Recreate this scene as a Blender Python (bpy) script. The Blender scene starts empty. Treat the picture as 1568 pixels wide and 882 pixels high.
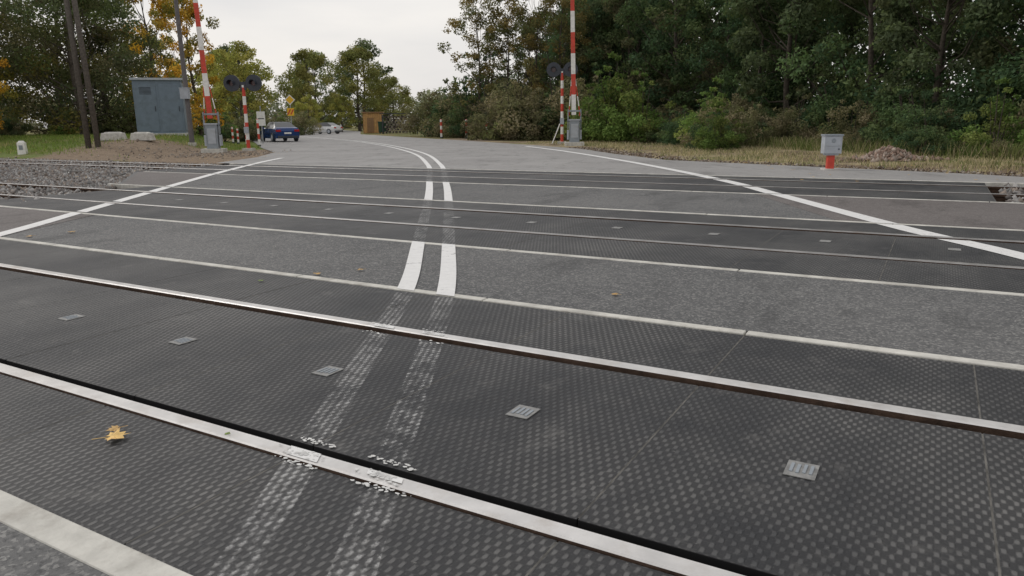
import bpy, bmesh, math, random
import numpy as np
from mathutils import Vector, Matrix, noise
random.seed(7)
RNG=np.random.default_rng(11)
scene=bpy.context.scene
scene.view_settings.view_transform='Standard'
scene.view_settings.look='None'
scene.view_settings.exposure=0
C30,S30=math.cos(math.radians(30)),0.5
NA=1.807                        # distance of the nearest rail from the origin, across the tracks
def t2w(s,n): return (s*C30+n*S30, -s*S30+n*C30)
def w2t(x,y): return (x*C30-y*S30, x*S30+y*C30)
def sm(t):
    t=max(0.,min(1.,t)); return t*t*(3-2*t)
def zt(x,y):
    s,n=w2t(x,y)
    z=-0.16+0.135*sm((n-NA-14.6)/0.6) if n-NA>0 else -0.16+0.135*sm((-(n-NA)-0.9)/0.6)
    z+=0.7*sm((-x-14.5-max(0,y-42)*.55)/4)*sm((n-17)/6)
    return z
# ---------------------------------------------------------------- node helpers
class NT:
    def __init__(s,name):
        s.m=bpy.data.materials.new(name); s.m.use_nodes=True
        s.t=s.m.node_tree; s.t.nodes.clear()
        s.out=s.n('ShaderNodeOutputMaterial')
    def n(s,t,**k):
        nd=s.t.nodes.new(t)
        for a,b in k.items(): setattr(nd,a,b)
        return nd
    def l(s,a,b): s.t.links.new(a,b)
    def val(s,sock,v):
        if isinstance(v,bpy.types.NodeSocket): s.l(v,sock)
        else: sock.default_value=v
    def math(s,op,a,b=0.0,c=0.0,clamp=False):
        nd=s.n('ShaderNodeMath',operation=op); nd.use_clamp=clamp
        s.val(nd.inputs[0],a); s.val(nd.inputs[1],b); s.val(nd.inputs[2],c)
        return nd.outputs[0]
    def mix(s,f,a,b,mode='MIX'):
        nd=s.n('ShaderNodeMix',data_type='RGBA',blend_type=mode)
        s.val(nd.inputs[0],f)
        for i,v in ((6,a),(7,b)):
            if isinstance(v,tuple) and len(v)==3: v=(*v,1)
            s.val(nd.inputs[i],v)
        return nd.outputs[2]
    def coord(s,w='Object'): return s.n('ShaderNodeTexCoord').outputs[w]
    def noise(s,vec,scale,detail=3,rough=.55,sc3=None):
        if sc3:
            mp=s.n('ShaderNodeMapping'); mp.inputs['Scale'].default_value=sc3; s.l(vec,mp.inputs[0]); vec=mp.outputs[0]
        nd=s.n('ShaderNodeTexNoise'); nd.inputs['Scale'].default_value=scale
        nd.inputs['Detail'].default_value=detail; nd.inputs['Roughness'].default_value=rough
        s.l(vec,nd.inputs['Vector']); return nd.outputs[0]
    def vor(s,vec,scale,out='Distance',feature='F1'):
        nd=s.n('ShaderNodeTexVoronoi',feature=feature); nd.inputs['Scale'].default_value=scale
        s.l(vec,nd.inputs['Vector']); return nd.outputs[out]
    def ramp(s,f,a,b):
        nd=s.n('ShaderNodeMapRange'); nd.inputs[1].default_value=a; nd.inputs[2].default_value=b
        s.l(f,nd.inputs[0]); return nd.outputs[0]
    def bump(s,h,dist,strength=1.0,prev=None):
        nd=s.n('ShaderNodeBump'); nd.inputs['Distance'].default_value=dist; nd.inputs['Strength'].default_value=strength
        s.l(h,nd.inputs['Height'])
        if prev: s.l(prev,nd.inputs['Normal'])
        return nd.outputs[0]
    def pbr(s,col,rough=.7,metal=0.,normal=None,spec=.4):
        p=s.n('ShaderNodeBsdfPrincipled')
        if isinstance(col,tuple) and len(col)==3: col=(*col,1)
        s.val(p.inputs['Base Color'],col); s.val(p.inputs['Roughness'],rough)
        p.inputs['Metallic'].default_value=metal; p.inputs['Specular IOR Level'].default_value=spec
        if normal: s.l(normal,p.inputs['Normal'])
        s.l(p.outputs[0],s.out.inputs[0]); return p
def simple(name,col,rough=.6,metal=0,var=.25,scale=6,bump=.0015,spec=.4,grime=None):
    a=NT(name); c=a.coord()
    f=a.noise(c,scale,4,.6); f2=a.noise(c,scale*9,2)
    dark=tuple(v*(1-var) for v in col); lite=tuple(min(1,v*(1+var*.6)) for v in col)
    m=a.mix(a.ramp(f,.3,.7),dark,lite)
    if grime: m=a.mix(a.ramp(a.noise(c,scale*.7,5,.7),.5,.75),m,grime)
    a.pbr(m,a.math('ADD',a.math('MULTIPLY',f,.2),rough-.1),metal,a.bump(f2,bump),spec)
    return a.m
# ---------------------------------------------------------------- mesh builder
class MB:
    def __init__(s): s.v=[];s.f=[];s.m=[]
    def add(s,v,f,m=0):
        b=len(s.v); s.v+= [tuple(p) for p in v]
        for q in f: s.f.append([b+i for i in q]); s.m.append(m)
    def box(s,c,d,m=0,R=None,top=1.0):
        vs=[]
        for z in(-.5,.5):
            for x,y in((-.5,-.5),(.5,-.5),(.5,.5),(-.5,.5)):
                k=top if z>0 else 1
                p=Vector((x*d[0]*k,y*d[1]*k,z*d[2]))
                if R is not None: p=R@p
                vs.append(p+Vector(c))
        s.add(vs,[(0,3,2,1),(4,5,6,7),(0,1,5,4),(1,2,6,5),(2,3,7,6),(3,0,4,7)],m)
    def cyl(s,p0,p1,r0,r1=None,m=0,seg=12):
        r1=r0 if r1 is None else r1
        p0,p1=Vector(p0),Vector(p1); d=(p1-p0).normalized()
        a=d.orthogonal().normalized(); b=d.cross(a)
        vs=[]
        for p,r in((p0,r0),(p1,r1)):
            for i in range(seg):
                t=2*math.pi*i/seg; vs.append(p+a*math.cos(t)*r+b*math.sin(t)*r)
        f=[(i,(i+1)%seg,seg+(i+1)%seg,seg+i) for i in range(seg)]
        f+=[tuple(range(seg-1,-1,-1)),tuple(range(seg,2*seg))]
        s.add(vs,f,m)
    def build(s,name,mats,loc=(0,0,0),rz=0,bevel=0,smooth=False):
        me=bpy.data.meshes.new(name); me.from_pydata(s.v,[],s.f)
        for q in mats: me.materials.append(q)
        me.polygons.foreach_set('material_index',s.m)
        if smooth: me.polygons.foreach_set('use_smooth',[True]*len(s.f))
        me.update()
        o=bpy.data.objects.new(name,me); scene.collection.objects.link(o)
        o.location=loc; o.rotation_euler=(0,0,rz)
        if bevel:
            bv=o.modifiers.new('b','BEVEL'); bv.width=bevel; bv.segments=2; bv.limit_method='ANGLE'
        return o
TR=math.radians(-30)            # rotation of everything laid out along the tracks
def qmesh(name,V,F,mats,midx=None,col=None):
    V=np.asarray(V,dtype=np.float32);F=np.asarray(F,dtype=np.int32)
    me=bpy.data.meshes.new(name)
    me.vertices.add(len(V)); me.vertices.foreach_set('co',V.ravel())
    me.loops.add(F.size); me.loops.foreach_set('vertex_index',F.ravel())
    me.polygons.add(len(F)); me.polygons.foreach_set('loop_start',np.arange(0,F.size,F.shape[1],dtype=np.int32))
    me.polygons.foreach_set('loop_total',np.full(len(F),F.shape[1],dtype=np.int32))
    for m in mats: me.materials.append(m)
    if midx is not None: me.polygons.foreach_set('material_index',np.asarray(midx,dtype=np.int32))
    if col is not None:
        at=me.color_attributes.new('Col','FLOAT_COLOR','POINT')
        at.data.foreach_set('color',np.concatenate([col,np.ones((len(col),1))],1).astype(np.float32).ravel())
    me.update(calc_edges=True); return me
def obj(name,me,loc=(0,0,0),rz=0,sc=(1,1,1)):
    o=bpy.data.objects.new(name,me); scene.collection.objects.link(o)
    o.location=loc;o.rotation_euler=(0,0,rz);o.scale=sc; return o
# ---------------------------------------------------------------- materials
def studs(a,c):
    # lozenge tread on the top face, slightly irregular from moulding and wear
    sp=a.n('ShaderNodeSeparateXYZ'); a.l(c,sp.inputs[0])
    u=a.math('ADD',a.math('MULTIPLY',sp.outputs[0],1/.0370),a.math('MULTIPLY',sp.outputs[1],1/.074))
    v=a.math('SUBTRACT',a.math('MULTIPLY',sp.outputs[0],1/.0370),a.math('MULTIPLY',sp.outputs[1],1/.074))
    su=a.math('COSINE',a.math('MULTIPLY',u,2*math.pi)); sv=a.math('COSINE',a.math('MULTIPLY',v,2*math.pi))
    p=a.math('ADD',su,sv)                       # diamond lattice
    nz=a.math('MULTIPLY',a.math('SUBTRACT',a.noise(c,30,3,.75),.5),2.6)
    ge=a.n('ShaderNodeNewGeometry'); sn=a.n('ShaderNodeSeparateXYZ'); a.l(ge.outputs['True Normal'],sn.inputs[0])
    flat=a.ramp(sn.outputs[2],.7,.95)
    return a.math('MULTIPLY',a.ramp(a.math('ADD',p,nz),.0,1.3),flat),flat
def m_panel():
    a=NT('rubber_panel'); c=a.coord(); st,flat=studs(a,c)
    big=a.noise(c,.55,4,.62); mid=a.noise(c,6,4,.65); fine=a.noise(c,110,2); streak=a.noise(c,1.2,4,.65,(1.4,.35,1))
    k=a.math('ADD',a.math('MULTIPLY',big,.5),a.math('ADD',a.math('MULTIPLY',mid,.2),a.math('MULTIPLY',streak,.3)))
    dust=a.ramp(k,.42,.60)
    base=a.mix(dust,(.019,.020,.023),(.042,.042,.043))
    top=a.mix(dust,(.034,.036,.040),(.150,.148,.145))
    m=a.mix(st,base,top)
    m=a.mix(a.math('MULTIPLY',a.ramp(fine,.56,.75),.30),m,(.13,.128,.124))
    m=a.mix(a.math('MULTIPLY',a.ramp(a.noise(c,3.5,5,.75),.58,.70),.35),m,(.15,.146,.14))
    m=a.mix(a.math('MULTIPLY',a.ramp(a.noise(c,26,3,.8),.68,.73),.5),m,(.26,.255,.24))
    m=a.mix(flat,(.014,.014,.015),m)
    a.pbr(m,a.math('ADD',a.math('MULTIPLY',mid,.3),.43),0,a.bump(st,.003,.9),.28)
    return a.m
def m_asphalt(name,c1,c2,sp=.5):
    a=NT(name); c=a.coord()
    big=a.noise(c,.35,4,.6); v=a.vor(c,75,'Color'); fine=a.noise(c,45,3,.7); mid=a.noise(c,9,4,.7)
    sepc=a.n('ShaderNodeSeparateColor'); a.l(v,sepc.inputs[0])
    m=a.mix(a.ramp(a.math('ADD',a.math('MULTIPLY',big,.6),a.math('MULTIPLY',mid,.4)),.38,.62),c1,c2)
    m=a.mix(a.math('MULTIPLY',a.ramp(sepc.outputs[0],.6,1.),sp),m,(.36,.355,.34))
    m=a.mix(a.math('MULTIPLY',a.ramp(fine,.5,.70),sp*1.2),m,(.026,.027,.029))
    stain=a.noise(c,1.6,5,.72,(1,.35,1))
    m=a.mix(a.math('MULTIPLY',a.ramp(stain,.52,.68),.55),m,tuple(x*.5 for x in c1))
    spot=a.noise(c,4.5,4,.75)
    m=a.mix(a.math('MULTIPLY',a.ramp(spot,.62,.70),.4),m,tuple(min(1,x*1.7) for x in c2))
    a.pbr(m,.82,0,a.bump(fine,.006,.8),.3); return a.m
def m_paint(name,wear,thr,stud=False):
    a=NT(name); c=a.coord(); f=a.noise(c,14,5,.7); g=a.noise(c,120,2,.7); b=a.noise(c,2.2,3)
    k=a.math('ADD',a.math('MULTIPLY',f,.45),a.math('ADD',a.math('MULTIPLY',g,.25),a.math('MULTIPLY',b,.3)))
    al=a.ramp(k,thr,thr+.10)
    if stud: al=a.math('MULTIPLY',al,a.math('ADD',a.math('MULTIPLY',studs(a,c)[0],.8),.16))
    al=a.math('MULTIPLY',al,wear,clamp=True)
    p=a.pbr(a.mix(f,(.56,.56,.56),(.78,.78,.77)),.6,0,None,.3)
    tr=a.n('ShaderNodeBsdfTransparent'); mx=a.n('ShaderNodeMixShader')
    a.l(al,mx.inputs[0]); a.l(tr.outputs[0],mx.inputs[1]); a.l(p.outputs[0],mx.inputs[2]); a.l(mx.outputs[0],a.out.inputs[0])
    return a.m
def m_foliage(name,trans=.36):
    a=NT(name); at=a.n('ShaderNodeAttribute',attribute_name='Col'); oi=a.n('ShaderNodeObjectInfo')
    k=a.math('ADD',a.math('MULTIPLY',oi.outputs['Random'],.45),.80)
    cc=a.n('ShaderNodeCombineColor')
    for i in range(3): a.l(k,cc.inputs[i])
    m=a.mix(1.0,at.outputs['Color'],cc.outputs[0],'MULTIPLY')
    d=a.n('ShaderNodeBsdfDiffuse'); t=a.n('ShaderNodeBsdfTranslucent'); x=a.n('ShaderNodeMixShader'); x.inputs[0].default_value=trans
    a.l(m,d.inputs[0]);a.l(a.mix(1.0,m,(1.3,1.35,1.0),'MULTIPLY'),t.inputs[0]);a.l(d.outputs[0],x.inputs[1]);a.l(t.outputs[0],x.inputs[2]);a.l(x.outputs[0],a.out.inputs[0])
    return a.m
def m_ground():
    a=NT('ground_soil_grass'); c=a.coord(); at=a.n('ShaderNodeAttribute',attribute_name='Col')
    f=a.noise(c,3,5,.7); g=a.noise(c,22,4,.7)
    m=a.mix(a.ramp(g,.35,.7),a.mix(1.,at.outputs[0],(.5,.5,.47),'MULTIPLY'),a.mix(1.,at.outputs[0],(1.4,1.35,1.25),'MULTIPLY'))
    m=a.mix(a.math('MULTIPLY',a.ramp(f,.50,.66),.5),m,(.11,.085,.06))
    a.pbr(m,.95,0,a.bump(g,.05,.8),.1); return a.m
M_PAN=m_panel()
M_ASP=m_asphalt('asphalt_crossing',(.080,.082,.085),(.134,.134,.134),.5)
M_ASPB=m_asphalt('asphalt_apron',(.110,.098,.095),(.145,.131,.127),.3)
M_ROAD=m_asphalt('asphalt_road',(.24,.235,.232),(.31,.305,.30),.22)
M_SOL=m_paint('road_paint',1.2,.34)
M_WORN=m_paint('road_paint_worn_on_rubber',.40,.46,True)
M_WORN2=m_paint('road_paint_patchy',1.1,.40)
M_CON=simple('concrete_edge',(.55,.54,.50),.85,0,.25,5,.003,.2,(.30,.28,.25))
M_STEEL=simple('rail_head_steel',(.62,.61,.60),.36,.5,.15,8,.0006,.5,(.50,.47,.44))
M_STEEL2=simple('rail_head_dull',(.32,.315,.31),.42,.4,.25,5,.0006,.4,(.20,.175,.16))
M_RUST=simple('rust',(.080,.052,.038),.9,0,.45,14,.003,.2)
M_BLK=simple('black_rubber_gap',(.012,.012,.013),.8,0,.3,10,.002,.2)
M_SEAM=simple('panel_seam_dust',(.13,.125,.115),.9,0,.6,9,.001,.2,(.04,.04,.04))
M_FOL=m_foliage('foliage'); M_GR=m_ground()
M_BARK=simple('bark',(.10,.085,.07),.95,0,.4,9,.02,.1)
M_RED=simple('paint_red',(.56,.06,.035),.45,0,.2,7,.001,.4,(.36,.08,.05))
M_WHT=simple('paint_white',(.76,.75,.72),.45,0,.12,7,.001,.4,(.58,.56,.52))
M_GREY=simple('housing_grey',(.25,.28,.31),.5,0,.15,5,.001,.4,(.2,.2,.2))
M_LGREY=simple('housing_light_grey',(.38,.41,.45),.5,0,.12,5,.001,.4,(.30,.31,.32))
M_BLUEG=simple('cabinet_blue_grey',(.15,.195,.24),.55,0,.12,3,.001,.4,(.11,.14,.16))
M_DARK=simple('signal_black',(.035,.042,.055),.45,0,.2,6,.001,.5)
M_GALV=simple('galvanised_steel',(.34,.35,.36),.45,.4,.15,9,.001,.5)
M_WOODP=simple('pole_wood',(.14,.125,.11),.9,0,.35,12,.006,.1)
M_YEL=simple('sign_yellow',(.75,.45,.03),.5,0,.1,5,.0005,.4)
M_ORG=simple('shed_ochre',(.46,.27,.11),.8,0,.25,3,.004,.2)
M_LENS=simple('lens_dark',(.06,.012,.012),.2,0,.1,5,.0001,.6)
# ---------------------------------------------------------------- terrain sheet
def axis(lo,hi,step,far):
    a=list(np.arange(lo,hi+1e-6,step)); s=step; x=hi
    while x<far: s*=1.35; x+=s; a.append(x)
    s=step; x=lo
    while x>-far: s*=1.35; x-=s; a.insert(0,x)
    return np.array(a)
xs=axis(-46,34,.55,700); ys=axis(-4,72,.55,700)
V=[];COL=[]
for y in ys:
    for x in xs:
        V.append((x,y,zt(x,y)+ (0.05*noise.noise(Vector((x*.4,y*.4,3))) if w2t(x,y)[1]>21 and (x>13 or x<-18) and y<60 else 0)))
        nz=noise.noise(Vector((x*.35,y*.35,0)))+.5*noise.noise(Vector((x*1.3,y*1.3,5)))
        if x>-2 and y<75:
            c=np.array((.37,.315,.215)) if nz>-.05 else np.array((.21,.165,.12))
            if nz>.30: c=np.array((.15,.165,.065))
            if x>14.5 or (y>38 and x>6.5): c=np.array((.07,.075,.035))
        elif y<60:
            d=math.hypot((x+13)/1.3,y-33)
            c=np.array((.15,.20,.06)) if nz<.25 else np.array((.22,.21,.10))
            if d+nz*2<6 or (x>-13): c=np.array((.27,.215,.17))
        else: c=np.array((.16,.17,.07)) if nz<.2 else np.array((.28,.22,.13))
        s,n=w2t(x,y)
        if n-NA<15: c=np.array((.12,.10,.085))
        COL.append(c)
nx=len(xs)
idx=np.arange(nx*len(ys)).reshape(len(ys),nx)
F=np.stack([idx[:-1,:-1],idx[:-1,1:],idx[1:,1:],idx[1:,:-1]],-1).reshape(-1,4)
me=qmesh('ground',V,F,[M_GR],None,np.array(COL)); me.polygons.foreach_set('use_smooth',[True]*len(F))
obj('ground',me)
# ---------------------------------------------------------------- crossing: everything in track frame (s along, n across)
def slab(mb,n0,n1,s0a,s0b,s1a,s1b,z=0.,th=.12,m=0):
    v=[(s0a,n0,z),(s1a,n0,z),(s1b,n1,z),(s0b,n1,z)]
    v+=[(p[0],p[1],z-th) for p in v]
    mb.add(v,[(0,1,2,3),(0,4,5,1),(1,5,6,2),(2,6,7,3),(3,7,4,0)],m)
tracks=[(0.0,1.54,-.69,2.39,-30,12,-.87),(5.36,6.90,4.32,7.78,-14.2,9,-.3),(12.25,13.80,10.95,14.68,-19.6,.8,-.5)]
PW=1.13; GR=.092
mb=MB(); ms=MB()
for (a,b,lo,hi,sl,sr,off) in tracks:
    rows=[(lo,a-.042),(a+GR,b-GR),(b+.042,hi)]
    for r,(p,q) in enumerate(rows):
        k=math.floor((sl-off)/PW)
        while off+k*PW<sr:
            x0=max(sl,off+k*PW+.002); x1=min(sr,off+(k+1)*PW-.002); k+=1
            if x1-x0<.05: continue
            mb.box(((x0+x1)/2,(p+NA+q+NA)/2,-.06+random.uniform(-.001,.001)),(x1-x0,q-p,.12),0)
            ms.box((x1+.002,(p+NA+q+NA)/2,-.0505),(.007,q-p-.02,.1),0)
mb.build('rubber_crossing_panels',[M_PAN],rz=TR,bevel=.003)
ms.build('panel_joint_dust',[M_SEAM],rz=TR)
for ti,(a,b,lo,hi,sl,sr,off) in enumerate(tracks):
    for q in(a,b):
        mb=MB(); prof=[(-.036,.006),(-.030,.012),(.030,.012),(.036,.006),(.036,-.03),(.01,-.045),(.01,-.12),(.06,-.14),(.06,-.155),(-.06,-.155),(-.06,-.14),(-.01,-.12),(-.01,-.045),(-.036,-.03)]
        n=len(prof); L=[-90,-60,-30,-10,0,10,30,60,90]
        vs=[(s,NA+q+p[0],p[1]) for s in L for p in prof]
        for i in range(len(L)-1):
            for j in range(n):
                jj=(j+1)%n
                mb.add([vs[i*n+j],vs[(i+1)*n+j],vs[(i+1)*n+jj],vs[i*n+jj]],[(3,2,1,0)],0 if j<3 else 1)
        mb.build('railway_rail',[M_STEEL if ti==0 else M_STEEL2,M_RUST],rz=TR)
mb=MB()
for (a,b,lo,hi,sl,sr,off) in tracks:
    for p,q in((a+.037,a+GR-.001),(b-GR+.001,b-.037)):
        mb.box(((sl+sr)/2,NA+(p+q)/2,-.085),(sr-sl,q-p,.05),0)
mb.build('flange_groove_filler',[M_BLK],rz=TR)
mb=MB()
for q,sl,sr in((-.745,-30,12),(2.44,-30,12),(4.27,-17,10),(7.83,-16.5,10),(10.90,-19.6,9),(14.73,-21,3.5)):
    x=sl+random.random()
    while x<sr:
        L=1.8 if q<3 else 2.2
        mb.box((x+L/2,NA+q,-.058+random.uniform(-.001,.001)),(L-.012,.078 if q>0 else .11,.128),0)
        x+=L
mb.build('concrete_edge_beam',[M_CON],rz=TR,bevel=.006)
mb=MB()
slab(mb,-40,NA-.80,-60,-60,60,60,-.002)
mb.build('road_near_side',[M_ASP],rz=TR)
mb=MB()
slab(mb,NA+2.482,NA+4.228,-17,-17,20,20,0)
slab(mb,NA+7.872,NA+10.858,-15.5,-19.4,9,9,0)
mb.build('road_between_tracks',[M_ASP],rz=TR)
road=[t2w(-21,NA+14.78),t2w(3.2,NA+14.78),(10.9,14.4),(10,16.2),(7.1,20.3),(4.9,23.4),(4.0,28),(3.2,33.9),(1.6,39),(-2.6,50.7),(-7.9,64),(-18,90),(-25,125),(-36,160),(-56,158),(-44,120),(-33,88),(-21.5,62),(-17,50),(-14.4,42.7),(-10.8,34),(-9.9,29)]
bm=bmesh.new(); f=bm.faces.new([bm.verts.new((*p,0)) for p in road])
f.normal_update()
if f.normal.z<0: f.normal_flip()
bmesh.ops.triangulate(bm,faces=bm.faces[:]); me=bpy.data.meshes.new('road'); bm.to_mesh(me); me.materials.append(M_ROAD); obj('road',me)
mb=MB()
slab(mb,NA+7.9,NA+10.84,-1.0,-2.6,9,9,.004,.003)
slab(mb,NA+2.51,NA+4.2,-17,-17,-9.3,-10.3,.004,.003)
slab(mb,NA+7.9,NA+10.84,-15.4,-19.2,-13.9,-16.3,.004,.003)
mb.build('asphalt_apron',[M_ASPB],rz=TR)
# ---------------------------------------------------------------- markings
def dense(P,step=.06):
    out=[]
    P=[Vector(p) for p in P]
    for i in range(len(P)-1):
        p0=P[max(i-1,0)];p1=P[i];p2=P[i+1];p3=P[min(i+2,len(P)-1)]
        n=max(2,int((p2-p1).length/step))
        for k in range(n):
            t=k/n
            out.append(.5*((2*p1)+(-p0+p2)*t+(2*p0-5*p1+4*p2-p3)*t*t+(-p0+3*p1-3*p2+p3)*t**3))
    out.append(P[-1]); return out
zones=[(-.69,-.045,'w'),(-.036,.036,'r'),(.108,1.43,'w'),(1.504,1.576,'r'),(1.585,2.385,'w'),(2.40,4.31,'s'),(4.33,5.31,'w'),(5.47,6.79,'w'),(6.95,7.77,'w'),(7.79,10.94,'s'),(10.96,12.2,'w'),(12.36,13.69,'w'),(13.85,14.67,'w'),(14.69,300,'s')]
def marking(name,P,w,solid=False):
    D=dense(P,.03 if not solid else .06); mb=MB()
    prev=None;pz=None
    for i in range(len(D)):
        d=(D[min(i+1,len(D)-1)]-D[max(i-1,0)]).normalized(); nn=Vector((d.y,-d.x))*w/2
        L=w2t(*(D[i]-nn));R=w2t(*(D[i]+nn))
        cn=(L[1]+R[1])/2-NA
        def sh(p): 
            dd=w2t(d.x,d.y); k=(cn+NA-p[1])/dd[1] if abs(dd[1])>.2 else 0
            return (p[0]+dd[0]*k,p[1]+dd[1]*k)
        if cn<16: L=sh(L);R=sh(R)
        z=''
        for a,b,k in zones:
            if a<=cn<=b: z=k
        h={'w':.0045,'r':.0155,'s':.0085,'':0}[z]
        cur=((*L,h),(*R,h))
        if prev and z and pz==z and not(z=='r' and solid):
            mb.add([prev[0],prev[1],cur[1],cur[0]],[(0,1,2,3)],{'s':0,'w':0 if solid else 1,'r':2}[z])
        prev=cur;pz=z
    mb.build(name,[M_SOL,M_WORN,M_WORN2],rz=TR)
cl=[(-.79,1.2),(-.79,3.4),(-.80,5.4),(-.98,7.65),(-1.38,12.3),(-1.80,16.3),(-2.5,22.3),(-4.2,31.5),(-7.7,43.8),(-13,58),(-22,78)]
cr=[(-.45,1.2),(-.46,3.4),(-.49,5.3),(-.66,7.6),(-1.06,12.4),(-1.42,16),(-2.13,22.4),(-3.8,31.7),(-7.3,44),(-12.6,58.2),(-21.6,78.2)]
marking('road_marking_centre_line',cl,.135); marking('road_marking_centre_line',cr,.135)
marking('road_marking_edge_line',[(-5.6,4.4),(-5.99,8.5),(-6.41,11.19),(-7.22,16.24),(-7.84,20.3),(-8.35,24.75),(-8.6,28)],.2,True)
marking('road_marking_edge_line',[(4.6,3.4),(4.55,6.4),(4.42,8.3),(4.40,12),(4.37,15),(3.9,20),(3.31,24.6),(2.2,31.5),(.79,38.2)],.24,True)
# chips and crumbs of old paint beside the rails and in the grooves under the centre line
mb=MB()
for xw in(-.79,-.455):
    for nq,h,spn,N in((-.055,.0065,.012,30),(.0,.0165,.026,30),(.065,-.054,.018,60),(.115,.0055,.016,30),(1.42,.0055,.02,12),(1.475,-.054,.02,16),(1.54,.0165,.026,18),(1.60,.0065,.02,10)):
        for _ in range(N):
            n0=NA+nq+random.uniform(-1,1)*spn; y0=(n0-xw*S30)/C30; s,n=w2t(xw,y0); s+=random.gauss(0,.06); r=random.uniform(.002,.009)
            ph=random.random()*6; pts=[(s+math.cos(t+ph)*r*random.uniform(.6,1.7),n+math.sin(t+ph)*r*random.uniform(.5,1.1),h+random.uniform(0,.001)) for t in np.linspace(0,6.283,8)[:-1]]
            mb.add(pts,[tuple(range(len(pts)))],0)
mb.build('paint_chips',[simple('paint_chip_white',(.60,.60,.59),.7,0,.35,30)],rz=TR)
# ---------------------------------------------------------------- labels moulded in panels
mb=MB()
for k in range(-9,4):
    s=-1.44+k*PW
    mb.box((s,NA+.77,.0035),(.105,.125,.003),0)
    for j in range(4): mb.box((s-.033+j*.022,NA+.77+random.uniform(-.008,.008),.0065),(.011,.07,.003),1)
for k in range(-9,5):
    s=-.91+k*PW; mb.box((s,NA+6.15,.0035),(.105,.125,.003),0)
mb.build('panel_label_plate',[simple('label_grey',(.25,.25,.245),.6,0,.35,25,grime=(.12,.12,.12)),M_GREY],rz=TR)
# ---------------------------------------------------------------- ballast
OCT=np.array([(1,0,0),(0,1,0),(-1,0,0),(0,-1,0),(0,0,1),(0,0,-1)],float)
OF=np.array([(0,1,4),(1,2,4),(2,3,4),(3,0,4),(1,0,5),(2,1,5),(3,2,5),(0,3,5)])
def stones(name,P,size,mats,cols):
    N=len(P); sc=RNG.uniform(.6,1.3,(N,1,1))*size*RNG.uniform(.6,1.2,(N,1,3))
    v=(OCT[None]+RNG.normal(0,.22,(N,6,3)))*sc
    th=RNG.uniform(0,6.28,N);c,s=np.cos(th),np.sin(th)
    x=v[...,0]*c[:,None]-v[...,1]*s[:,None];y=v[...,0]*s[:,None]+v[...,1]*c[:,None]
    v=np.stack([x,y,v[...,2]],-1)+P[:,None,:]
    F=(OF[None]+np.arange(N)[:,None,None]*6).reshape(-1,3)
    ci=np.array(cols)[RNG.integers(0,len(cols),N)]*RNG.uniform(.6,1.3,(N,1))
    return qmesh(name,v.reshape(-1,3),F,mats,None,np.repeat(ci,6,0))
def m_attr(name,rough=.9):
    a=NT(name); at=a.n('ShaderNodeAttribute',attribute_name='Col'); c=a.coord()
    a.pbr(a.mix(a.noise(c,20,3),a.mix(1.,at.outputs[0],(.6,.6,.6),'MULTIPLY'),at.outputs[0]),rough,0,None,.2); return a.m
M_ATT=m_attr('stone_mixed')
P=[]
while len(P)<42000:
    s=RNG.uniform(-36,-12.6);n=RNG.uniform(NA+4.6,NA+14.7)
    if s>-12.8-(n-NA-4.4)*.78 : continue
    if any(abs(n-NA-q)<.07 for q in(5.36,6.9,12.25,13.8)): continue
    P.append((s,n,-.07+RNG.uniform(-.04,.03)-.03*(abs(n-NA-9.5)<1)))
for _ in range(7000):
    s=RNG.uniform(1.0,12);n=RNG.uniform(NA+11.1,NA+14.7)
    if any(abs(n-NA-q)<.07 for q in(12.25,13.8)): continue
    P.append((s,n,-.06+RNG.uniform(-.03,.03)))
obj('track_ballast',stones('track_ballast',np.array(P),.05,[M_ATT],[(.27,.265,.26),(.36,.35,.34),(.21,.19,.18),(.26,.22,.19)]),rz=TR)
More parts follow.
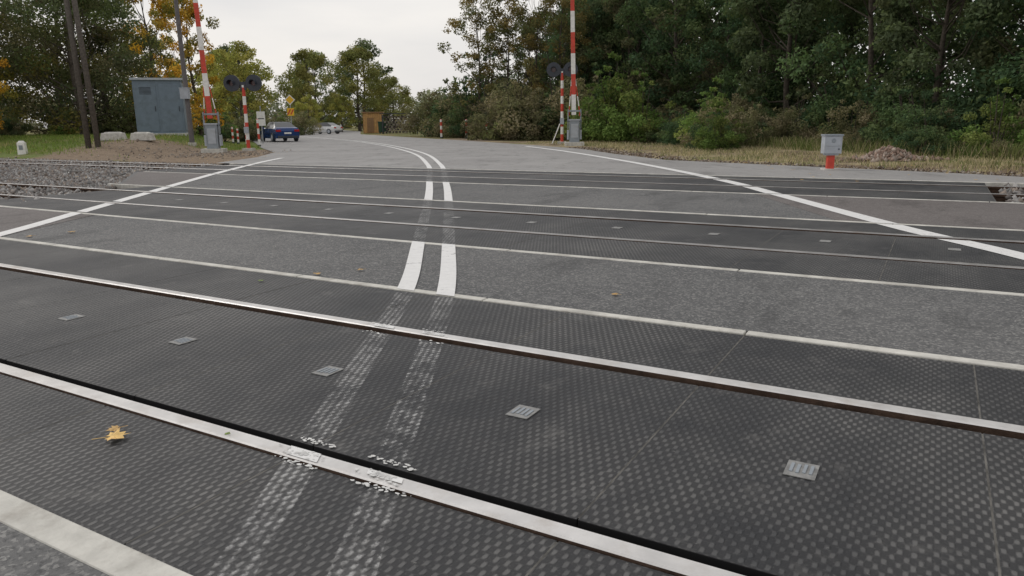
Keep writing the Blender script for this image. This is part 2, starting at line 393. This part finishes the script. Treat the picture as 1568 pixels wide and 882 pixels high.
# ---------------------------------------------------------------- vegetation generators
def tube(V,F,M,C,pts,rad,seg=7,mi=1):
    b=sum(len(v) for v in V); pts=[np.array(p,float) for p in pts]; R=[]
    for i,p in enumerate(pts):
        d=pts[min(i+1,len(pts)-1)]-pts[max(i-1,0)]; d/=np.linalg.norm(d)+1e-9
        a=np.cross(d,(0.3,1,.1)); a/=np.linalg.norm(a); c=np.cross(d,a)
        for k in range(seg):
            t=2*math.pi*k/seg; R.append(p+rad[i]*(a*math.cos(t)+c*math.sin(t)))
    V.append(np.array(R)); C.append(np.tile((.1,.08,.06),(len(R),1)))
    q=[(b+i*seg+k,b+i*seg+(k+1)%seg,b+(i+1)*seg+(k+1)%seg,b+(i+1)*seg+k) for i in range(len(pts)-1) for k in range(seg)]
    F.append(np.array(q)); M.append(np.full(len(q),mi))
def leaves(V,F,M,C,cen,rad,N,size,pal,squash=.75,clumpvar=.35):
    b=sum(len(v) for v in V); cen=np.array(cen);rad=np.array(rad)
    w=rad**2;ci=RNG.choice(len(cen),N,p=w/w.sum())
    d=RNG.normal(size=(N,3)); d/=np.linalg.norm(d,axis=1,keepdims=True)
    r=RNG.uniform(.25,1.15,N)**.6
    p=cen[ci]+d*(rad[ci]*r)[:,None]*np.array((1,1,squash))
    nrm=d*.7+RNG.normal(size=(N,3))*.7+np.array((0,0,.35)); nrm/=np.linalg.norm(nrm,axis=1,keepdims=True)
    t=np.cross(nrm,RNG.normal(size=(N,3))); t/=np.linalg.norm(t,axis=1,keepdims=True); u=np.cross(nrm,t)
    L=size*RNG.uniform(.6,1.4,(N,1)); W=L*RNG.uniform(.4,.7,(N,1))
    v=np.stack([p-t*L,p+u*W-nrm*L*.15,p+t*L,p-u*W-nrm*L*.15],1).reshape(-1,3)
    v[:,2]=np.maximum(v[:,2],.02)
    pal=np.array(pal); cp=pal[RNG.integers(0,len(pal),len(cen))]; cv=RNG.uniform(1-clumpvar,1+clumpvar,(len(cen),1))
    col=(cp*cv)[ci]*.75+pal[RNG.integers(0,len(pal),N)]*.25
    col*=RNG.uniform(.65,1.35,(N,1))
    V.append(v);C.append(np.repeat(col,4,0)); F.append(np.arange(b,b+N*4).reshape(-1,4)); M.append(np.zeros(N,int))
def fin(name,V,F,M,C): return qmesh(name,np.concatenate(V),np.concatenate(F),[M_FOL,M_BARK],np.concatenate(M),np.concatenate(C))
def tree_mesh(name,H,base,R,N,size,pal,ncl=60,tr=.2,cr=(.16,.32),stems=1):
    V,F,M,C=[],[],[],[]
    top=np.array((RNG.normal(0,.05)*H,RNG.normal(0,.05)*H,H*.9))
    def trunk(t): return np.array((top[0]*t**1.5+.12*math.sin(t*7),top[1]*t**1.5+.12*math.cos(t*6),top[2]*t))
    tube(V,F,M,C,[trunk(t) for t in np.linspace(0,1,9)],[tr*(1.25 if i==0 else 1)*(1-.85*i/8) for i in range(9)])
    for k in range(stems-1):
        a=RNG.uniform(0,6.28); q=np.array((math.cos(a),math.sin(a),0))
        tube(V,F,M,C,[q*.3,q*.8+(0,0,H*.3),q*1.3+(0,0,H*.7)],[tr*.6,tr*.45,tr*.1],6)
    cen=[];rad=[]
    for k in range(ncl):
        t=RNG.uniform(0,1)**.9; z=base+(H-base)*t
        prof=math.sin(math.pi*min(1,(t*.86+.14)))**.6
        rr=R*prof*RNG.uniform(.25,1.0)**.55; a=RNG.uniform(0,6.28)
        r=R*RNG.uniform(*cr)
        c=np.array((math.cos(a)*rr,math.sin(a)*rr,z+RNG.normal(0,.2)))+trunk(z/H)*np.array((1,1,0))
        cen.append(c);rad.append(r)
        if k%2==0:
            t0=max(.08,(z-rr*.6)/H*.95); s=trunk(min(.95,t0)); mid=(s+c)/2+np.array((0,0,-.15*rr))+RNG.normal(0,.12,3)
            tube(V,F,M,C,[s,mid,c],[tr*.38*(1-t*.6),tr*.22*(1-t*.6),.012],5)
    leaves(V,F,M,C,cen,rad,N,size,pal)
    return fin(name,V,F,M,C)
def bush_mesh(name,H,R,N,size,pal,ncl=24):
    V,F,M,C=[],[],[],[]; cen=[];rad=[]
    for k in range(ncl):
        a=RNG.uniform(0,6.28); rr=R*RNG.uniform(0,1)**.6; z=H*RNG.uniform(.05,1)*(1-.5*(rr/R)**2)
        cen.append((math.cos(a)*rr,math.sin(a)*rr,z)); rad.append(R*RNG.uniform(.12,.36))
    for k in range(8):                      # shoots that stand above the outline
        a=RNG.uniform(0,6.28); rr=R*RNG.uniform(0,.8); cen.append((math.cos(a)*rr,math.sin(a)*rr,H*RNG.uniform(.95,1.25)));rad.append(R*.09)
    for k in range(len(cen)):
        c=np.array(cen[k]); 
        if k%2==0: tube(V,F,M,C,[(c[0]*.3,c[1]*.3,0),(c[0]*.6,c[1]*.6,c[2]*.6),tuple(c+np.array((0,0,rad[k])))],[.03,.02,.005],4)
    leaves(V,F,M,C,cen,rad,N,size,pal)
    return fin(name,V,F,M,C)
def sc(p,k): return [tuple(c*k for c in q) for q in p]
G1=sc([(.048,.080,.044),(.064,.096,.044),(.040,.068,.038),(.086,.110,.050)],1.4)
G2=sc([(.06,.08,.042),(.078,.098,.052),(.095,.105,.057),(.05,.065,.037)],1.5)
BR=sc([(.10,.15,.045),(.08,.13,.04),(.14,.16,.055)],1.4)
OL=sc([(.11,.10,.06),(.09,.09,.05),(.14,.12,.08),(.08,.09,.04)],1.5)
YG=sc([(.17,.17,.05),(.13,.15,.05),(.20,.18,.055)],1.6)
YE=sc([(.36,.22,.03),(.32,.17,.025),(.26,.19,.05),(.42,.27,.05)],1.35)
FT=[tree_mesh('ftree%d'%i,h,1.3,r,15000,.105,p,90,.17,(.12,.27)) for i,(h,r,p) in enumerate([(13,3.6,G1),(12,3.2,G2),(14,4.0,G1),(11,3.3,G1+OL[:1])])]
BU=[bush_mesh('bush%d'%i,h,r,6000,.06,p,30) for i,(h,r,p) in enumerate([(2.2,1.7,G1),(1.8,1.5,G2+OL),(2.4,1.6,BR),(1.9,1.8,OL)])]
def put(name,me,x,y,s=1,sz=None,rz=None):
    return obj(name,me,(x,y,zt(x,y)-.03),RNG.uniform(0,6.28) if rz is None else rz,(s,s,sz or s))
edge=[Vector(p) for p in[(30,5),(17.6,18.5),(14.8,25),(13.0,34),(10.4,44),(7.4,55),(3.4,69),(0,86)]]
def along(off,step,jit):
    out=[];acc=0
    for i in range(len(edge)-1):
        a,b=edge[i],edge[i+1]; L=(b-a).length; d=(b-a)/L; nn=Vector((d.y,-d.x))
        k=acc
        while k<L:
            p=a+d*k+nn*(off+RNG.uniform(-jit,jit))+d*RNG.uniform(-jit,jit); out.append(p); k+=step
        acc=k-L
    return out
for off,step in((3.6,4.4),(8.5,5.0)):
    for p in along(off,step,1.2): put('deciduous_tree',FT[RNG.integers(4)],p.x,p.y,RNG.uniform(.8,1.2))
for off,step,kinds,k_ in((-.9,3.2,(1,3,0),.38),(.2,2.0,(0,1,3,2),.7),(1.8,2.5,(0,1,1,3),.95),(5.2,3.6,(0,1),1.3),(9.5,4.4,(0,1),1.7)):
    for p in along(off,step,.8): put('shrub',BU[kinds[RNG.integers(len(kinds))]],p.x,p.y,k_*RNG.uniform(.55,1.3))
for k in range(17):
    t=k/16; put('shrub',BU[[3,1,3,0][k%4]],-7.0+10.4*t+RNG.normal(0,.5),73-23*t+RNG.normal(0,1),1.35*RNG.uniform(.7,1.4))
for k in range(12):
    t=k/11; put('shrub',BU[[1,3,0][k%3]],-4.8+12*t,80-23*t+RNG.normal(0,1),2.3*RNG.uniform(.75,1.3))
put('shrub',BU[2],6.3,46,1.7); put('shrub',BU[2],7.6,43,1.3); put('shrub',BU[2],5.2,49,1.2)
for k in range(9): put('shrub',BU[2 if k%3==0 else [3,0][k%2]],9.6+RNG.normal(0,.5)-k*.15,31+k*1.4,.8*RNG.uniform(.7,1.3))
sp=tree_mesh('slender_tree',11.5,2.5,3.0,7500,.085,sc([(.09,.10,.045),(.12,.11,.05),(.16,.12,.05)],1.3),75,.12,(.10,.2),3)
put('slender_tree',sp,-2.6,64,1.05);put('slender_tree',sp,-.2,62,1.0);put('slender_tree',sp,2.2,60,1.0);put('slender_tree',sp,4.0,58,1.0);put('deciduous_tree',FT[1],6.0,61,.85)
# left-hand side
LT=tree_mesh('lt',11,.8,4.6,18000,.10,sc(G2,.85)+sc(OL,.7)+[(.10,.13,.05),(.20,.17,.05)],90,.25,(.13,.28))
YT=tree_mesh('yt',9,1,2.8,9000,.085,YE+[(.17,.18,.05),(.13,.15,.05)],70,.15,(.09,.22))
for x,y,s in((-26.3,46,.88),(-27.8,52,.95),(-34,57,1.1),(-40,56,1.1)): put('broadleaf_tree',LT,x,y,s)
for x,y,s in((-28.8,40.5,.72),(-31.5,43,1.1),(-36.5,47,1.2),(-29.2,62,1.15),(-28.2,68,1.2),(-26.0,60,.45)): put('autumn_tree',YT,x,y,s,s*1.15)
for k in range(26): put('shrub',BU[[0,1,3,2][k%4]],-42+k*.85,47.5+RNG.normal(0,1.0)+ (0 if k<12 else (k-12)*.7),RNG.uniform(.5,.95))
for k in range(14): put('shrub',BU[[1,3,2][k%3]],-31+k*.45,66+k*1.8,RNG.uniform(.8,1.3))
DT=[tree_mesh('dt%d'%i,13,1.2,5.2,10000,.17,p,85,.28,(.11,.25)) for i,p in enumerate([YG,sc([(.12,.13,.05),(.15,.14,.05)],1.6),sc(G2,1.45)])]
for v,x,y,s in((0,-37,104,.92),(0,-42,112,.9),(1,-31.5,120,.95),(2,-35,135,1.0),(1,-26.5,132,1.05),(2,-29,150,1.25),(1,-22.5,146,.75),(0,-26.5,118,.42),(0,-30,112,.42),(2,-46,120,1.),(1,-50,105,1.)): put('deciduous_tree',DT[v],x,y,s)
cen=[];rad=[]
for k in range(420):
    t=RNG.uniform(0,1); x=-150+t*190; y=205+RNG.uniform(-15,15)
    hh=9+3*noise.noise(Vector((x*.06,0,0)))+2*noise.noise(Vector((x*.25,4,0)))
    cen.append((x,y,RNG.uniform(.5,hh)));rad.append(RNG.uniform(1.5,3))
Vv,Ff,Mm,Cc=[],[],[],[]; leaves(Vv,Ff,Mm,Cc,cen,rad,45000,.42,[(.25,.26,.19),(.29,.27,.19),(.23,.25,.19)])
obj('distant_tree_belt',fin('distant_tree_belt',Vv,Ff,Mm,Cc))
cen=[];rad=[]
for k in range(460):
    t=RNG.uniform(0,1); x=5+t*75; y=92-t*75+RNG.uniform(-4,6)
    cen.append((x+5,y,RNG.uniform(.3,13)));rad.append(RNG.uniform(1.5,2.8))
Vv,Ff,Mm,Cc=[],[],[],[]; leaves(Vv,Ff,Mm,Cc,cen,rad,55000,.30,G1)
obj('distant_forest',fin('distant_forest',Vv,Ff,Mm,Cc))
# grasses
def grass(name,samples,N,h,w,pal):
    P=[]
    while len(P)<N:
        x,y=samples(); P.append((x,y,zt(x,y)-.01))
    P=np.array(P);N=len(P)
    a=RNG.uniform(0,6.28,N);d=np.stack([np.cos(a),np.sin(a),np.zeros(N)],1)
    hh=h*RNG.uniform(.4,1.4,(N,1)); lean=RNG.normal(0,.35,(N,3))*hh; lean[:,2]=0
    up=np.array((0,0,1.))*hh
    v=np.stack([P-d*w,P+d*w,P+up+lean+d*w*.25,P+up+lean-d*w*.25],1).reshape(-1,3)
    pal=np.array(pal); ci=np.array([int(abs(noise.noise(Vector((p[0]*.45,p[1]*.45,2)))*2.2+RNG.normal(0,.25))*len(pal))%len(pal) for p in P])
    c=pal[ci]*RNG.uniform(.6,1.3,(N,1))
    return obj(name,qmesh(name,v,np.arange(4*N).reshape(-1,4),[M_FOL],None,np.repeat(c,4,0)))
def in_right():
    while True:
        y=RNG.uniform(15,46); x=RNG.uniform(1,17)
        lim=np.interp(y,[14,16.2,20.3,23.4,28,34,39,50],[11.2,10.4,7.6,5.2,4.4,3.6,2.4,-2])
        if x>lim+.3 and noise.noise(Vector((x*.5,y*.5,9)))>-.12+RNG.normal(0,.15)+(.35 if x<lim+1.2 else 0): return x,y
def in_left():
    while True:
        x=RNG.uniform(-38,-13);y=RNG.uniform(30,50); n=w2t(x,y)[1]
        if n>18.2 and x<-14-max(0,y-42)*.6 and math.hypot((x+13)/1.3,y-33)>5.3+RNG.normal(0,.8): return x,y
grass('dry_grass',in_right,22000,.12,.012,[(.50,.43,.29),(.42,.36,.23),(.17,.20,.08),(.46,.39,.27),(.20,.20,.09)])
grass('green_grass',in_left,24000,.13,.014,[(.20,.27,.07),(.16,.23,.06),(.34,.31,.14)])
def in_weeds():
    i=RNG.integers(1,5); a,b=edge[i],edge[i+1]; q=a.lerp(b,RNG.uniform()); return q.x-RNG.uniform(.0,2.2),q.y+RNG.normal(0,.4)
grass('tall_weeds',in_weeds,10000,.40,.013,[(.20,.22,.09),(.36,.31,.20),(.14,.18,.06),(.12,.16,.06)])
P=np.array([(11.4+RNG.normal(0,.5),22.3+RNG.normal(0,.4),0) for _ in range(520)])
P[:,2]=np.maximum(0,.40-.5*np.hypot(P[:,0]-11.4,P[:,1]-22.3))*RNG.uniform(.3,1,len(P))
obj('rubble_pile',stones('rubble_pile',P,.085,[M_ATT],[(.34,.24,.19),(.40,.33,.28),(.27,.19,.15)]))
P=np.array([(-13+RNG.normal(0,2.6),33+RNG.normal(0,2.),-.01) for _ in range(500)]); P=P[[i for i in range(len(P)) if P[i][0]<-10.6]]
for p in P: p[2]=zt(p[0],p[1])+.01
obj('loose_gravel',stones('loose_gravel',P,.05,[M_ATT],[(.34,.30,.26),(.27,.22,.18)]))
P=[]
while len(P)<1200:
    y=RNG.uniform(15,36); lim=np.interp(y,[14,16.2,20.3,23.4,28,34,39],[11.0,10.1,7.2,4.9,4.1,3.2,1.8]); P.append((lim+abs(RNG.normal(0,.6)),y,0))
obj('verge_gravel',stones('verge_gravel',np.array(P),.035,[M_ATT],[(.34,.30,.26),(.22,.17,.13),(.15,.11,.08)]))
# ---------------------------------------------------------------- railway furniture
def banded(mb,p0,p1,r0,r1,L,seg=12,first=0,a=0,b=1):
    p0,p1=Vector(p0),Vector(p1);T=(p1-p0).length;k=0;x=0
    while x<T-1e-4:
        y=min(T,x+L); mb.cyl(p0.lerp(p1,x/T),p0.lerp(p1,y/T),r0+(r1-r0)*x/T,r0+(r1-r0)*y/T,a if (k+first)%2==0 else b,seg);x=y;k+=1
def barrier(x,y,lean,rz,first):
    mb=MB()
    mb.box((0,0,.05),(1.0,.9,.24),4)
    mb.box((0,0,.72),(.52,.46,1.1),2); mb.box((0,0,1.30),(.58,.52,.07),3); mb.box((0,-.24,.75),(.36,.02,.7),3)
    for sx in(-.33,.33):
        mb.box((sx,0,1.35),(.05,.16,1.0),2); mb.box((sx,.06,.55),(.09,.34,.5),3)
    mb.cyl((-.38,0,1.25),(.38,0,1.25),.06,None,5)
    mb.box((0,0,1.75),(.70,.10,.09),2)
    T=9.2;s0=1.55;k=0;zz=s0
    while zz<T:
        z1=min(T,zz+1.02); w=.23-.06*(zz-s0)/T
        mid=Vector((math.tan(lean)*(zz+z1)/2,0,(zz+z1)/2))
        mb.box(mid,(w,.08,(z1-zz)/math.cos(lean)),(k+first)%2,Matrix.Rotation(lean,3,'Y')); zz=z1;k+=1
    for sx in(-.29,.29):
        banded(mb,(sx,0,1.5),(math.tan(lean)*3.6+sx*.25,0,3.6),.03,.02,.5,8)
    mb.build('railway_barrier',[M_RED,M_WHT,M_GREY,M_LGREY,M_CON,M_DARK],(x,y,zt(x,y)+.02),rz,.008)
barrier(-14.0,35.2,-.025,.15,0); barrier(3.35,39.0,-.02,-.05,1)
def signal(x,y,H,dx,first,rz=0,brace=False):
    mb=MB()
    mb.box((0,0,.03),(.5,.5,.16),3)
    banded(mb,(0,0,.1),(0,0,H-.1),.085,.08,.42,14,first)
    mb.box((0,0,H),(dx*1.0,.08,.12),2); mb.box((0,.02,H-.16),(.26,.16,.34),2)
    for sx in(-dx/2,dx/2):
        mb.cyl((sx,.0,H),(sx,-.06,H),.40,None,2,28)
        mb.cyl((sx,.0,H),(sx,.28,H),.17,.13,2,18)
        mb.cyl((sx,-.055,H),(sx,-.09,H),.125,None,4,20)
        n=14
        for k in range(n):
            t0=math.pi*(k/n*1.3-.15);t1=math.pi*((k+1)/n*1.3-.15)
            v=[(sx+.15*math.cos(t),yy,H+.15*math.sin(t)) for t,yy in((t0,-.06),(t1,-.06),(t1,-.34),(t0,-.34))]
            mb.add(v,[(0,1,2,3)],2)
    if brace:
        mb.cyl((-.55,-.2,.0),(-.12,0,1.1),.03,None,1,8); mb.box((0,-.1,1.25),(.22,.14,.35),5)
    else: mb.box((0,-.1,1.0),(.2,.14,.3),5)
    mb.build('level_crossing_signal',[M_RED,M_WHT,M_DARK,M_CON,M_LENS,M_LGREY],(x,y,zt(x,y)+.02),rz)
signal(-13.1,37.3,3.25,1.08,0); signal(2.95,42.5,4.05,.95,0,-.1,True)
def bollard(x,y,H,r=.065):
    mb=MB(); mb.cyl((0,0,-.1),(0,0,.1),r*1.5,r*1.3,2,12); banded(mb,(0,0,.1),(0,0,H),r,r,H/5,12,1); mb.cyl((0,0,H),(0,0,H+.03),r,r*.4,0,12)
    mb.build('red_white_bollard',[M_RED,M_WHT,M_DARK],(x,y,zt(x,y)+.02))
for b in((-14.8,44,1.55),(-16.6,47,1.35),(-19.3,52,1.1),(-18.4,50.5,1.0),(-5.7,62,1.5,.09),(-3.5,60,1.45,.09),(-1.7,55,1.35,.09)): bollard(*b)
mb=MB()
mb.box((0,0,.0),(.34,.34,.10),4); mb.box((0,0,.2),(.16,.14,.38),0); mb.box((0,0,.385),(.30,.24,.03),2)
mb.box((0,0,.62),(.40,.30,.42),2);mb.box((0,-.153,.70),(.34,.012,.22),2);mb.box((0,0,.845),(.44,.34,.04),3);mb.cyl((0,-.158,.72),(0,-.168,.72),.05,None,3,16);mb.cyl((.13,-.155,.52),(.13,-.175,.52),.018,None,5,10)
mb.build('trackside_switch_box',[M_RED,M_WHT,M_LGREY,M_GREY,M_CON,M_DARK],(7.75,17.95,-.02),-.12,.012)
mb=MB()
mb.box((0,0,.06),(2.6,2.2,.2),3)
mb.box((0,0,1.6),(2.45,2.0,2.9),0); mb.box((0,0,3.10),(2.66,2.2,.12),1)
for sx in(-.62,.60): mb.box((sx,-1.012,1.55),(1.08,.025,2.55),0); mb.box((sx+.43,-1.04,1.5),(.04,.05,.28),2)
for k in range(6): mb.box((-.62,-1.03,2.3+k*.07),(.6,.02,.03),2)
for sy in(-.5,.5): mb.box((1.237,sy,1.55),(.025,.9,2.5),0)
for k in range(-3,4): mb.box((-1.235,k*.3,1.55),(.03,.05,2.7),0)
mb.build('relay_cabinet',[M_BLUEG,M_LGREY,M_DARK,M_CON],(-19.9,43,zt(-19.9,43)),.35,.015)
mb=MB()
for sx in(-.16,.16): mb.cyl((sx*1.4,0,-.3),(sx*.7-.3,0,13),.13,.10,0,12)
for z in(2.2,5,8): mb.cyl((-.3,0,z),(.3,0,z),.03,None,1,8)
mb.build('wooden_utility_pole',[M_WOODP,M_GALV],(-19.0,34,zt(-19,34)),0,0,True)
mb=MB(); mb.cyl((0,0,-.2),(0,0,.15),.2,.2,2,12); mb.cyl((0,0,.1),(-.1,0,12),.125,.08,0,14); mb.box((-.03,-.16,2.55),(.42,.22,.5),1); mb.box((-.03,-.16,2.82),(.46,.26,.04),1)
mb.build('steel_mast',[simple('mast_grey',(.13,.12,.12),.6),M_LGREY,M_CON],(-16.2,38,zt(-16.2,38)),0,0)
mb=MB(); mb.cyl((0,.03,0),(0,.03,2.5),.04,None,1,10); mb.box((0,0,1.65),(.55,.02,.95),0); mb.box((0,-.013,1.65),(.42,.004,.06),2)
mb.build('information_sign',[M_WHT,M_GALV,M_DARK],(-16.9,51,0),.1)
mb=MB(); R=Matrix.Rotation(math.radians(45),3,'Y')
mb.cyl((0,.05,0),(0,.05,4.3),.05,None,1,10); mb.box((0,0,3.8),(.78,.02,.78),0,R); mb.box((0,-.014,3.8),(.60,.006,.60),2,R)
mb.box((0,0,2.55),(.7,.02,.8),2)
for k in(-1,1): mb.box((k*.15,-.014,2.55),(.13,.006,.6),3,Matrix.Rotation(.5,3,'Y'))
mb.build('priority_road_sign',[M_WHT,M_GALV,M_YEL,M_RED],(-23.3,80,0),.2)
for x,y,w,r in((-19.2,36.2,1.15,.25),(-17.7,36.0,1.1,-.1)):
    mb=MB(); mb.box((0,0,.16),(w,.45,.36),0,None,.86); mb.box((0,0,.36),(w*.7,.3,.05),0,None,.8)
    mb.build('concrete_block',[M_CON],(x,y,zt(x,y)),r,.05)
mb=MB(); mb.box((0,0,.25),(.34,.26,.55),0,None,.9); mb.box((0,0,.56),(.26,.2,.08),0,None,.6); mb.box((0,-.14,.3),(.16,.01,.2),1)
mb.build('kilometre_stone',[M_WHT,M_GREY],(-22.2,33.9,zt(-22.2,33.9)),.2,.02)
mb=MB(); mb.box((0,0,1.3),(2.5,2.4,2.6),0); mb.box((0,0,2.68),(2.8,2.7,.14),1)
mb.box((-.3,-1.22,1.05),(.9,.03,1.9),1)
for k in range(-5,6): mb.box((k*.23,-1.205,1.3),(.03,.02,2.55),1)
mb.build('ochre_shed',[M_ORG,simple('shed_trim',(.24,.14,.07),.8)],(-18.2,100,0),.1,.02)
mb=MB()
for i in range(9):
    for j in range(7):
        r=.14+random.uniform(-.02,.02); mb.cyl((i*.42-1.7+random.uniform(-.03,.03)+(j%2)*.2,0,.2+j*.3),(i*.42-1.7+(j%2)*.2,1.2,.2+j*.3),r,None,random.choice((0,0,1)),9)
for sx in(-2.05,2.15): mb.box((sx,.5,1.1),(.1,.9,2.3),2)
mb.box((0,.5,2.4),(4.6,1.7,.08),2)
mb.build('firewood_stack',[simple('wood_grey',(.22,.19,.16),.9,0,.4),simple('wood_dark',(.10,.08,.07),.9),M_DARK],(-13.6,92,0),.05)
mb=MB(); mb.box((0,0,.75),(1.1,1,1.2),0,None,1.12); mb.box((0,0,1.42),(1.3,1.2,.14),0)
for sx in (-.4,.4): mb.cyl((sx,-.45,.12),(sx,-.3,.12),.12,None,1,12)
mb.build('waste_container',[simple('bin_green',(.03,.08,.045),.5),M_DARK],(-15.9,94,0),.1,.03)
# ---------------------------------------------------------------- cars
def car(name,paint,x,y,rz):
    mb=MB(); pm=simple(name+'_paint',paint,.25,.2,.08,3,.0001,.6)
    gl=simple('car_glass',(.02,.025,.03),.08,0,.1,3,.0001,.8); tl=simple('tail_red',(.45,.01,.01),.25)
    st=[(0,.38,.72,.78,.82,.76),(.06,.26,.86,.98,.88,.78),(.5,.24,.93,1.05,.90,.74),(1.25,.24,.96,1.41,.91,.58),(2.5,.24,.95,1.43,.91,.60),(3.35,.24,.93,1.03,.90,.72),(4.35,.24,.76,.86,.86,.70),(4.62,.34,.55,.62,.74,.62)]
    rings=[]
    for y0,zb,zs,zr,w,wr in st: rings.append([(-w*.94,y0,zb),(-w,y0,(zb+zs)/2),(-w*.97,y0,zs),(-wr,y0,zr),(wr,y0,zr),(w*.97,y0,zs),(w,y0,(zb+zs)/2),(w*.94,y0,zb)])
    for i in range(len(rings)-1):
        for j in range(8):
            jj=(j+1)%8; m=0
            if j in(2,4) and i in(2,3,4): m=1
            if j==3 and i in(2,4): m=1
            mb.add([rings[i][j],rings[i][jj],rings[i+1][jj],rings[i+1][j]],[(0,1,2,3)],m)
    mb.add(rings[0],[tuple(range(8))],0);mb.add(rings[-1],[tuple(range(7,-1,-1))],0)
    for sx in(-.84,.84):
        for yy in(.85,3.65):
            mb.cyl((sx-.1,yy,.33),(sx+.1,yy,.33),.33,None,2,20); mb.cyl((sx-.115,yy,.33),(sx+.115,yy,.33),.2,None,5,12)
        mb.box((sx*.8,-.0,.80),(.36,.1,.15),3); mb.box((sx*1.17,3.0,1.0),(.18,.12,.13),0)
        mb.box((sx*.72,4.58,.62),(.32,.1,.12),5)
        mb.box((sx*.78,1.9,1.2),(.03,.07,.42),0,Matrix.Rotation(.38*(1 if sx<0 else -1),3,'Y'))
    mb.box((0,-.02,.62),(.52,.03,.12),4); mb.box((0,-.01,.36),(1.5,.06,.16),2)
    mb.build(name,[pm,gl,M_DARK,tl,M_WHT,M_LGREY],(x,y,.005),rz,.03)
car('blue_sedan_car',(.008,.04,.16),-16.2,54.5,math.radians(33))
car('silver_car',(.6,.61,.62),-22.0,96,math.radians(65))
# ---------------------------------------------------------------- fallen leaves
def maple(mb,x,y,sz,rot,m,z=.008):
    R=[1,.58,.80,.50,.95,.55,.72,.42,.5,.22,.14,.22,.5,.42,.72,.55,.95,.50,.80,.58]
    v=[(0,0,.010)]
    for i,r in enumerate(R):
        a=math.pi/2+i*2*math.pi/len(R); v.append((math.cos(a)*r*sz,math.sin(a)*r*sz,.003+.14*sz*random.random()+.15*sz*(math.cos(a)*r)**2))
    c,s=math.cos(rot),math.sin(rot)
    v=[(x+p[0]*c-p[1]*s,y+p[0]*s+p[1]*c,z+p[2]) for p in v]
    n=len(R); mb.add(v,[(0,1+i,1+(i+1)%n) for i in range(n)],m)
    mb.box((x+s*sz*.7,y-c*sz*.7,z+.008),(.002,sz*.8,.002),m,Matrix.Rotation(rot,3,'Z'))
lm=[simple('leaf_yellow',(.74,.50,.18),.7,0,.3,30,grime=(.42,.22,.07)),simple('leaf_ochre',(.50,.32,.12),.7,0,.3,30),simple('leaf_green',(.22,.30,.08),.7,0,.3,30)]
for x,y,sz,m,ro in((-1.60,2.72,.068,0,-1.2),(-1.63,2.80,.04,1,2.2),(-1.15,2.74,.016,2,1),(-1.28,6.1,.04,1,2),(-1.62,5.95,.045,1,4),(.74,5.08,.04,1,1),(-5.2,8.6,.06,1,1),(-5.5,8.3,.05,1,2),(-2.0,5.7,.03,2,0)):
    mb=MB(); maple(mb,x,y,sz,ro,m); mb.build('fallen_maple_leaf',lm)
mb=MB()
for k in range(150):
    while True:
        x=RNG.uniform(-12,13);y=RNG.uniform(13,36)
        if (x>5.5 and y>14) or x<-9.5: break
    maple(mb,x,y,RNG.uniform(.03,.055),random.uniform(0,6.28),random.randrange(2),.01)
mb.build('scattered_leaves',lm)
# ---------------------------------------------------------------- light & sky
w=bpy.data.worlds.new('World'); scene.world=w; w.use_nodes=True; t=w.node_tree; t.nodes.clear()
out=t.nodes.new('ShaderNodeOutputWorld');bg=t.nodes.new('ShaderNodeBackground');bg.inputs[1].default_value=.1
sky=t.nodes.new('ShaderNodeTexSky');sky.sky_type='NISHITA';sky.sun_disc=False
EL,AZ=math.radians(38),math.radians(-60)
sky.sun_elevation=EL;sky.sun_rotation=AZ;sky.dust_density=4;sky.air_density=1.2
tc=t.nodes.new('ShaderNodeTexCoord');mp=t.nodes.new('ShaderNodeMapping');mp.inputs['Scale'].default_value=(1,1,5)
no=t.nodes.new('ShaderNodeTexNoise');no.inputs['Scale'].default_value=2.2;no.inputs['Detail'].default_value=5;no.inputs['Roughness'].default_value=.5
cr_=t.nodes.new('ShaderNodeValToRGB');cr_.color_ramp.elements[0].position=.34;cr_.color_ramp.elements[0].color=(7.9,7.8,7.85,1);cr_.color_ramp.elements[1].position=.64;cr_.color_ramp.elements[1].color=(9.7,9.35,9.0,1)
mx=t.nodes.new('ShaderNodeMix');mx.data_type='RGBA';mx.inputs[0].default_value=.88
L=t.links.new
L(tc.outputs['Generated'],mp.inputs[0]);L(mp.outputs[0],no.inputs['Vector']);L(no.outputs[0],cr_.inputs[0]);L(sky.outputs[0],mx.inputs[6]);L(cr_.outputs[0],mx.inputs[7]);L(mx.outputs[2],bg.inputs[0]);L(bg.outputs[0],out.inputs[0])
sd=bpy.data.lights.new('sun','SUN');sd.energy=1.1;sd.angle=math.radians(20);sd.color=(1,.975,.94)
so=bpy.data.objects.new('sun',sd);scene.collection.objects.link(so)
dirv=Vector((math.sin(AZ)*math.cos(EL),math.cos(AZ)*math.cos(EL),math.sin(EL)))
so.rotation_euler=dirv.to_track_quat('Z','Y').to_euler()
# ---------------------------------------------------------------- camera
cd=bpy.data.cameras.new('camera');cd.lens=25.71;cd.sensor_width=36;cd.clip_start=.05;cd.clip_end=2000
co=bpy.data.objects.new('camera',cd);scene.collection.objects.link(co)
co.matrix_world=Matrix.Translation((0,0,1.22))@Matrix.Rotation(math.radians(90-12.78),4,'X')@Matrix.Rotation(-.012,4,'Z')
scene.camera=co
